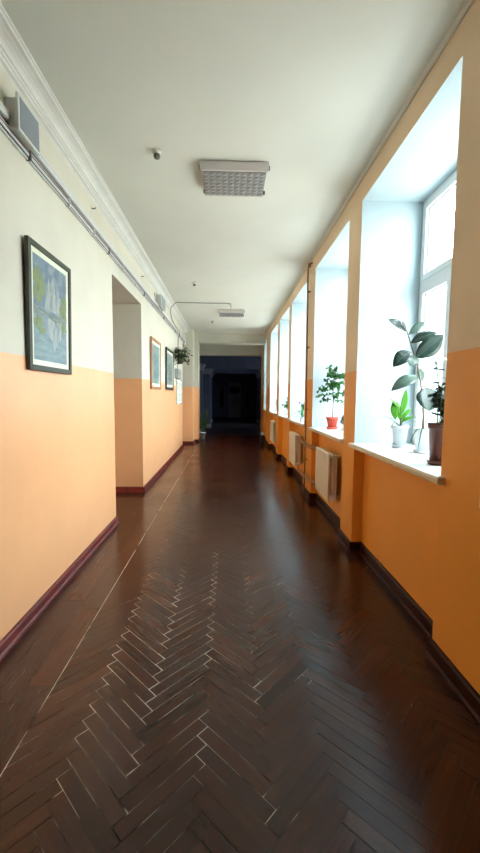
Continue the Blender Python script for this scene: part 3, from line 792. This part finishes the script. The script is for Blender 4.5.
# A: bright leafy plant
cx, cy = 1.49, 3.24
t = thing('potted_plant', 'bright green broad leaved plant in white pot, leftmost on the near sill', 'plant', (cx, cy, ZS))
zt = pot(t, cx, cy, ZS, 0.050, 0.066, 0.185, M['pot_white'])
b = (cx, cy, zt-.01)
m = MB(); m.tube([(cx, cy, zt-.01), (cx+.005, cy, zt+.08), (cx+.0, cy, zt+.14)], [.009, .007, .004], 8); m.build('stem', M['stem'], t)
for (tip, base, w, up) in (((1.52, 3.22, 1.565), (cx+.005, cy, zt+.10), .06, (0, -1, .2)), ((1.372, 3.22, 1.485), (cx-.005, cy, zt+.13), .055, (.2, -.6, 1)), ((1.43, 3.20, 1.30), (1.415, cy, zt+.21), .06, (-.3, -1, .1)),
                       ((1.59, 3.2, 1.33), (cx, cy, zt+.03), .045, (0, -.6, 1)), ((1.46, 3.26, 1.46), (cx, cy, zt+.05), .05, (-.3, -1, .2)), ((1.41, 3.22, 1.47), (cx, cy, zt+.1), .04, (0, -.8, .6)), ((1.60, 3.28, 1.40), (cx, cy, zt+.05), .04, (0, -.6, 1))):
    m = MB(); m.leaf(base, tip, w, up=up, arc=.012, n=9); m.build('leaf', M['leaf_bright'], t)
m = MB()
for (d, L, r_, dr, w) in (((-1, -.1, 0), .27, .12, .04, .014), ((-1, -.5, 0), .14, .08, .1, .012), ((1, -.2, 0), .2, .12, .06, .012), ((1, .4, 0), .17, .16, .02, .012), ((-.5, .5, 0), .16, .1, .05, .012), ((.9, -.4, 0), .15, .07, .02, .014)):
    arc_leaf(m, b, d, L, r_, dr, w)
m.build('strap_leaves', M['leaf_mid'], t)

# B: rubber plant
cx, cy = 1.535, 2.93
t = thing('rubber_plant', 'tall rubber plant with large dark oval leaves in white pot on the near sill', 'plant', (cx, cy, ZS))
zt = pot(t, cx, cy, ZS, 0.052, 0.068, 0.185, M['pot_white'])
st = [(1.531, cy, zt-.02), (1.531, cy, 1.34), (1.52, cy, 1.45), (1.499, cy, 1.59), (1.459, cy, 1.767), (1.42, cy, 1.86), (1.385, cy, 1.96), (1.365, cy, 2.01)]
m = MB(); m.tube(st, [.012, .010, .008, .007, .006, .005, .005, .004], 8); m.build('stem', M['stem'], t)
LV = [((1.363, 0, 2.001), (1.22, 0, 2.09), .075, (.1, -.9, .5), 'leaf_rubber', .012),
      ((1.365, 0, 2.00), (1.322, -.02, 2.075), .026, (0, -1, .5), 'leaf_rubber', .0),
      ((1.382, 0, 1.975), (1.514, .02, 2.08), .060, (-.2, -1, .3), 'leaf_rubber_pale', .01),
      ((1.40, 0, 1.91), (1.575, -.06, 1.985), .105, (-.1, -.7, .8), 'leaf_rubber', .015),
      ((1.445, 0, 1.80), (1.60, -.10, 1.965), .150, (.2, -1, .1), 'leaf_rubber', .012),
      ((1.405, 0, 1.85), (1.252, -.05, 1.725), .115, (-.2, -.9, .5), 'leaf_rubber', .03),
      ((1.44, 0, 1.82), (1.375, -.05, 1.735), .085, (0, -1, .3), 'leaf_rubber_pale', .01),
      ((1.48, 0, 1.655), (1.248, -.04, 1.543), .105, (-.2, -.8, .7), 'leaf_rubber_pale', .035),
      ((1.512, 0, 1.62), (1.50, .06, 1.73), .06, (0, -1, 0), 'leaf_rubber_pale', .01),
      ((1.525, -.03, 1.575), (1.525, -.09, 1.39), .21, (0, -1, .15), 'leaf_rubber', .02)]
for (b, e, w, up, mt, arc) in LV:
    m = MB(); m.leaf((b[0], cy+b[1], b[2]), (e[0], cy+e[1], e[2]), w, up=up, arc=arc, n=13, peak=.5, fold=.12)
    lo = m.build('leaf', M[mt], t)
    mm_ = MB(); B_, E_ = Vector((b[0], cy+b[1], b[2])), Vector((e[0], cy+e[1], e[2])); U_ = Vector(up); D_ = (E_-B_).normalized(); U_ = (U_ - D_*U_.dot(D_)).normalized()
    mm_.tube([B_ + (E_-B_)*q + U_*(arc*math.sin(PI*q)+.0006) for q in (0, .2, .4, .6, .8, .95)], .0016, 5); mm_.build('midrib', M['leaf_rubber_pale'], lo)
m = MB(); m.leaf((1.525, cy-.07, 1.53), (1.56, cy-.085, 1.41), .05, up=(0, -1, .15), n=7); m.build('leaf', M['leaf_mid'], t)
m = MB()
for (d, L, r_, dr, w) in (((-1, -.3, 0), .16, .05, .18, .012), ((-.8, -.8, 0), .14, .06, .2, .012), ((1, -.2, 0), .1, .05, .1, .01)): arc_leaf(m, (cx, cy-.02, zt), d, L, r_, dr, w)
m.build('strap_leaves', M['leaf_mid'], t)

# C: dark bushy plant in a brown pot
cx, cy = 1.38, 2.42
t = thing('potted_plant', 'dark bushy plant in tall brown pot beside the near pier', 'plant', (cx, cy, ZS))
zt = pot(t, cx, cy, ZS, 0.055, 0.072, 0.265, M['pot_brown'], rim=True)
m = MB(); r = random.Random(9)
for i in range(12):
    a = r.uniform(0, 2*PI); top = Vector((cx+.07*math.cos(a)+.03, cy+.08*math.sin(a), zt+r.uniform(.10, .40)))
    pts = [Vector((cx+.02*math.cos(a), cy+.02*math.sin(a), zt-.02)), (Vector((cx, cy, zt))+top)/2+Vector((0, 0, .03)), top]
    m.tube(pts, .004, 5, 1)
    for q in range(22):
        u = r.uniform(.25, 1); p = pts[0].lerp(pts[1], u*2) if u < .5 else pts[1].lerp(top, u*2-1)
        d = Vector((r.uniform(-1, 1), r.uniform(-1, 1), r.uniform(-.5, .9))).normalized()*r.uniform(.035, .06)
        m.leaf(p, p+d, r.uniform(.025, .04), up=(r.uniform(-.6, .6), r.uniform(-.6, .6), 1), n=5)
m.build('foliage', [M['leaf_dark'], M['stem_green']], t)
m = MB()
for k, (dx, dy, dz) in enumerate(((-.13, -.02, .02), (-.06, .02, .02), (.05, -.1, -.01), (.10, .05, .02), (-.04, -.10, -.03))):
    m.leaf((cx+.03, cy, zt+.40), (cx+.03+dx, cy+dy, zt+.40+dz), .036, up=(0, -.5, 1), arc=.02, n=7)
m.tube([(cx, cy, zt-.02), (cx+.02, cy, zt+.2), (cx+.03, cy, zt+.40)], .004, 6)
m.build('top_leaves', M['leaf_grey'], t)

# window 2: bushy small tree in a terracotta pot
def little_tree(cx, cy, h, spread, pm, lm, name, label, pr0=.05, pr1=.07, ph=.13, nleaf=150, seed=3, ls=.05, grp=None, rim=True):
    t = thing(name, label, 'plant', (cx, cy, ZS), grp)
    zt = pot(t, cx, cy, ZS, pr0, pr1, ph, pm, rim=rim)
    r = random.Random(seed); m = MB(); tips = []
    top = Vector((cx+.01, cy, ZS+h))
    tr = [Vector((cx, cy, zt-.02)), Vector((cx+.008, cy, zt+(h-ph)*.35)), Vector((cx-.004, cy+.01, zt+(h-ph)*.65)), top-Vector((0, 0, .03))]
    m.tube(tr, [.008, .006, .005, .003], 7)
    for i in range(14 if nleaf < 200 else 26):
        q = r.uniform(.3, 1.0) if nleaf < 200 else .38 + .62*i/25; p = tr[0].lerp(tr[-1], q); a = 2*PI*i*.382; R_ = spread*r.uniform(.5, 1)*(1.25-q*.8)
        e = p + Vector((R_*math.cos(a), R_*math.sin(a)*.9, r.uniform(-.02, .12)*h*1.6))
        mid = (p+e)/2+Vector((0, 0, .02)); m.tube([p, mid, e], [.0035, .0028, .002], 5); tips.append((p, mid, e))
    m.build('branches', M['stem'], t)
    m = MB()
    for i in range(nleaf):
        p, mid, e = r.choice(tips); q = r.uniform(.3, 1.05); c = (p.lerp(mid, q*2) if q < .5 else mid.lerp(e, q*2-1))
        d = Vector((r.uniform(-1, 1), r.uniform(-1, 1), r.uniform(-.9, .5))).normalized()*ls*r.uniform(.7, 1.2)
        e2 = c+d; e2.x = min(e2.x, XF-.04)
        m.leaf(c, e2, ls*r.uniform(.42, .6), up=(r.uniform(-.7, .7), r.uniform(-.7, .7), 1), n=5)
    m.build('foliage', lm, t)
    return t
little_tree(1.40, 5.06, 0.78, .30, M['pot_red'], M['leaf_mid'], 'potted_tree', 'bushy little green tree in terracotta pot on the second sill', .052, .080, .15, 520, 4, .058)
little_tree(1.47, 4.78, 0.20, .05, M['pot_white'], M['leaf_dark'], 'potted_plant', 'small dark leaved plant just right of the terracotta pot', .03, .042, .08, 50, 5, .05)
# window 3
t = little_tree(1.40, 6.95, 0.30, .12, M['pot_white'], M['leaf_mid'], 'potted_plant', 'sprawling plant with small purple flower on the third sill', .045, .06, .1, 70, 8, .06)
m = MB(); r = random.Random(2)
for i in range(10):
    d = Vector((r.uniform(-1, 1), r.uniform(-1, 1), r.uniform(-1, 1))).normalized()*.025; p = Vector((1.33, 7.05, 1.37)); m.leaf(p, p+d, .018, up=(0, -1, .3), n=4)
m.build('flower', M['petal'], t)
t = thing('potted_plant', 'strap leaved plant drooping over the third sill edge', 'plant', (1.25, 6.35, ZS))
zt = pot(t, 1.25, 6.35, ZS, .035, .048, .07, M['pot_white'])
m = MB()
for (d, L, ri, dr, w) in (((-1, .1, 0), .26, .10, .32, .03), ((-.8, .8, 0), .2, .16, .12, .025), ((.2, 1, 0), .2, .2, .1, .025), ((-.6, -.8, 0), .16, .16, .06, .02), ((.6, -.5, 0), .16, .2, .05, .025), ((-.2, 1, 0), .1, .22, 0, .02)): arc_leaf(m, (1.25, 6.35, zt-.01), d, L, ri, dr, w)
m.build('strap_leaves', M['leaf_mid'], t)
# windows 4 and 5
little_tree(1.33, 8.62, 0.38, .10, M['pot_white'], M['leaf_mid'], 'potted_plant', 'rounded green plant on the fourth sill', .04, .055, .09, 110, 12, .06)
little_tree(1.33, 10.45, 0.34, .09, M['pot_white'], M['leaf_mid'], 'potted_plant', 'pale small plant on the farthest long sill', .04, .05, .09, 40, 14, .06)

# floor plant beside the far left pier
cx, cy = -0.86, 12.95
t = thing('floor_plant', 'tall leafy plant in pale pot on the floor at the dark hall mouth', 'plant', (cx, cy, 0))
m = MB(); m.lathe([(.07, 0), (.10, .2), (.11, .2), (.11, .23), (.095, .23), (.09, .2)], cx, cy, 20); m.build('pot', M['pot_white'], t)
m = MB(); m.lathe([(.04, .18), (.088, .205)], cx, cy, 16); m.build('soil', M['soil'], t)
m = MB(); r = random.Random(31)
for i in range(14):
    a = r.uniform(0, 2*PI); e = Vector((cx+.15*math.cos(a), cy+.16*math.sin(a), r.uniform(.55, 1.0))); p0 = Vector((cx, cy, .19)); mid = (p0+e)/2+Vector((0, 0, .05)); m.tube([p0, mid, e], .005, 5, 1)
    for k in range(13):
        q = r.uniform(.25, 1); c = p0.lerp(mid, q*2) if q < .5 else mid.lerp(e, q*2-1); d = Vector((r.uniform(-1, 1), r.uniform(-1, 1), r.uniform(-.5, .6))).normalized()*r.uniform(.06, .1); m.leaf(c, c+d, r.uniform(.03, .045), up=(0, 0, 1), n=5)
m.build('foliage', [M['leaf_mid'], M['stem_green']], t)

# black box with white cloth by the far right pier
t = thing('low_box', 'low black box with a white cloth on top at the far right pier', 'box', (1.10, 12.05, 0))
m = MB(); m.box(1.03, 11.9, 0.0, 1.155, 12.2, 0.25); m.build('box_body', M['black'], t, bevel=.006)
m = MB()
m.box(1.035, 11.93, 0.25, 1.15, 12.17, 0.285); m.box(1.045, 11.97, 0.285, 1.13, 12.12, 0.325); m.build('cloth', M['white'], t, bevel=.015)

# ------------------------------------------------------------------ dark hall beyond
HW0, HW1, HY = -1.25, 2.05, 26.0
mb = MB(); mb.box(-2.6, YE, -0.12, 3.0, HY+.2, 0.0); struct(mb.build('floor_hall', M['hall_floor']))
mb = MB(); mb.box(-2.6, 13.9, 3.6, 3.0, HY+.2, 3.8); struct(mb.build('ceiling_hall', M['hall']))
mb = MB()
mb.box(-1.8, 13.9, 2.93, 2.0, 14.25, 3.6)      # lintel of the opening
struct(mb.build('trim_11', M['wall']))
mb = MB(); mb.box(-2.6, 13.9, 0, -1.20, 14.25, 3.6); mb.box(-2.6, 14.25, 0, -1.40, HY, 3.6)
struct(mb.build('wall_hall_left', M['hall']))
mb = MB(); mb.box(1.27, 13.9, 0, 2.0, 14.25, 3.6); mb.box(2.1, 14.25, 0, 2.3, 19.0, 3.6); mb.box(2.1, 19.35, 0, 2.3, HY, 3.6); mb.box(2.1, 19.0, 0, 2.3, 19.35, 1.1); mb.box(2.1, 19.0, 2.6, 2.3, 19.35, 3.6)  # the gap in the side wall is for the added slit window
struct(mb.build('wall_hall_right', M['hall']))
mb = MB(); mb.box(-2.6, HY, 0, 3.0, HY+.2, 3.6); struct(mb.build('wall_hall_back', M['hall']))
def column(x, y, w, label, g='pilasters of the dark hall'):
    t = thing('pilaster', label, 'pilaster', (x, y, 0), g); h = 2.45
    m = MB(); m.box(x-w/2-.03, y-.2, 0, x+w/2+.03, y+.2, .18); m.build('base', M['hall_light'], t)
    m = MB(); m.box(x-w/2, y-.16, .18, x+w/2, y+.16, h); m.build('shaft', M['hall'], t)
    m = MB(); m.box(x-w/2-.02, y-.18, h, x+w/2+.02, y+.18, h+.05); m.box(x-w/2-.05, y-.22, h+.05, x+w/2+.05, y+.22, h+.14); m.box(x-w/2-.1, y-.27, h+.14, x+w/2+.1, y+.27, h+.24); m.build('capital', M['hall_light'], t)
column(-1.18, 15.0, .34, 'nearest left pilaster of the dark hall')
column(-1.02, 17.6, .40, 'second left pilaster of the dark hall')
column(-1.10, 21.0, .40, 'farthest left pilaster of the dark hall')
column(1.72, 17.6, .40, 'nearest right pilaster of the dark hall')
column(1.80, 21.0, .40, 'farthest right pilaster of the dark hall')
for (y, z) in ((15.0, 2.70), (17.6, 2.70), (21.0, 2.70)):
    pass
mb = MB(); mb.box(-1.4, 17.3, 2.69, 2.1, 17.9, 3.6); mb.box(-1.4, 20.7, 2.69, 2.1, 21.3, 3.6); struct(mb.build('trim_10', M['hall']))
r_ = bpy.data.objects.new('window_9', None); C.objects.link(r_); r_.location = (2.2, 19.175, 1.1); struct(r_)  # slit window added out of view to let dim light into the hall
m = MB(); m.box(2.18, 19.0, 1.1, 2.23, 19.03, 2.6); m.box(2.18, 19.32, 1.1, 2.23, 19.35, 2.6); m.box(2.18, 19.03, 1.1, 2.23, 19.32, 1.13); m.box(2.18, 19.03, 2.57, 2.23, 19.32, 2.6); m.build('window_frame', M['hall'], r_)
m = MB(); m.box(2.20, 19.03, 1.13, 2.204, 19.32, 2.57); m.build('window_pane', M['glass'], r_)
# end door with oval light and two narrow side windows
r_ = bpy.data.objects.new('door_1', None); C.objects.link(r_); r_.location = (0.42, HY-.02, 0); struct(r_)
m = MB(); m.box(0.0, HY-.05, 0, 0.06, HY, 2.3); m.box(.80, HY-.05, 0, .86, HY, 2.3); m.box(0.0, HY-.05, 2.3, .86, HY, 2.36); m.build('door_frame', M['hall_light'], r_)
m = MB(); m.box(.06, HY-.03, 0, .425, HY-.002, 2.3); m.build('door_leaf', M['hall_light'], r_)
m = MB(); m.box(.435, HY-.03, 0, .80, HY-.002, 2.3); m.build('door_leaf', M['hall_light'], r_)
m = MB()
n = 20; vs = [(.43+.38*math.cos(2*PI*i/n), HY-.06, 1.85+.24*math.sin(2*PI*i/n)) for i in range(n)] + [(.43+.38*math.cos(2*PI*i/n), HY-.03, 1.85+.24*math.sin(2*PI*i/n)) for i in range(n)]
m.add(vs, [tuple(range(n)), tuple(reversed(range(n, 2*n)))] + [(i, n+i, n+(i+1) % n, (i+1) % n) for i in range(n)]); m.build('oval_light', M['hall_dark'], r_)
for k, x in ((7, -.43), (8, 1.30)):
    r_ = bpy.data.objects.new('window_%d' % k, None); C.objects.link(r_); r_.location = (x, HY, .7); struct(r_)
    m = MB(); m.box(x-.16, HY-.03, .66, x+.16, HY, 1.95); m.build('window_frame', M['hall'], r_)
    m = MB(); m.box(x-.12, HY-.04, .70, x+.12, HY-.03, 1.9); m.build('window_pane', M['hall_dark'], r_)
# outdoors: pale building across the yard, seen through the panes
mb = MB(); mb.box(11.0, -6, -4, 11.5, 24, 1.9); mb.box(10.8, -6, 1.9, 11.6, 24, 2.1)
tag(mb.build('neighbour_building', M['outside']), 'pale rendered building across the yard behind the window panes', 'building')

# ------------------------------------------------------------------ light
w = bpy.data.worlds.new('overcast_sky'); bpy.context.scene.world = w; w.use_nodes = True
nt = w.node_tree; nt.nodes.clear()
o = nt.nodes.new('ShaderNodeOutputWorld'); bg = nt.nodes.new('ShaderNodeBackground'); tc = nt.nodes.new('ShaderNodeTexCoord'); sp = nt.nodes.new('ShaderNodeSeparateXYZ')
mr = nt.nodes.new('ShaderNodeMapRange'); mr.inputs[1].default_value = -0.15; mr.inputs[2].default_value = 0.25
mx = nt.nodes.new('ShaderNodeMix'); mx.data_type = 'RGBA'
mx.inputs[6].default_value = (0.50, 0.50, 0.48, 1); mx.inputs[7].default_value = (0.855, 0.955, 1.03, 1)
nt.links.new(tc.outputs['Generated'], sp.inputs[0]); nt.links.new(sp.outputs[2], mr.inputs[0]); nt.links.new(mr.outputs[0], mx.inputs[0])
nt.links.new(mx.outputs[2], bg.inputs[0]); bg.inputs[1].default_value = 12; nt.links.new(bg.outputs[0], o.inputs[0])
for i, (a, b, px_, z0_, z1_) in enumerate([(a, b, XF+.10, ZS, ZH) for a, b in WINS] + [(19.03, 19.32, 2.28, 1.13, 2.57)]):  # last portal belongs to the added hall slit
    L = bpy.data.lights.new('window_daylight', 'AREA'); L.shape = 'RECTANGLE'; L.size = b-a-.02; L.size_y = z1_-z0_-.02; L.cycles.is_portal = True
    lo = bpy.data.objects.new('window_daylight', L); C.objects.link(lo)
    lo.matrix_world = Matrix.Translation((px_, (a+b)/2, (z0_+z1_)/2)) @ Matrix(((0, 0, 1, 0), (1, 0, 0, 0), (0, 1, 0, 0), (0, 0, 0, 1)))

# ------------------------------------------------------------------ camera
cam = bpy.data.cameras.new('camera'); co = bpy.data.objects.new('camera', cam); C.objects.link(co)
cam.sensor_fit = 'VERTICAL'; cam.sensor_height = 24; cam.lens = 24*380/853; cam.clip_start = .05
p, y, r = math.radians(4.7), math.radians(1.8), math.radians(.5)
fw = Vector((math.sin(y)*math.cos(p), math.cos(y)*math.cos(p), -math.sin(p))); rt = Vector((math.cos(y), -math.sin(y), 0)); up = rt.cross(fw)
R_ = rt*math.cos(r)+up*math.sin(r); U_ = -rt*math.sin(r)+up*math.cos(r)
co.matrix_world = Matrix(((R_.x, U_.x, -fw.x, 0), (R_.y, U_.y, -fw.y, 0), (R_.z, U_.z, -fw.z, 1.5), (0, 0, 0, 1)))
sc = bpy.context.scene; sc.camera = co
sc.view_settings.view_transform = 'Standard'; sc.view_settings.look = 'None'; sc.view_settings.gamma = 1; sc.view_settings.use_curve_mapping = False
sc.view_settings.exposure = 0.85
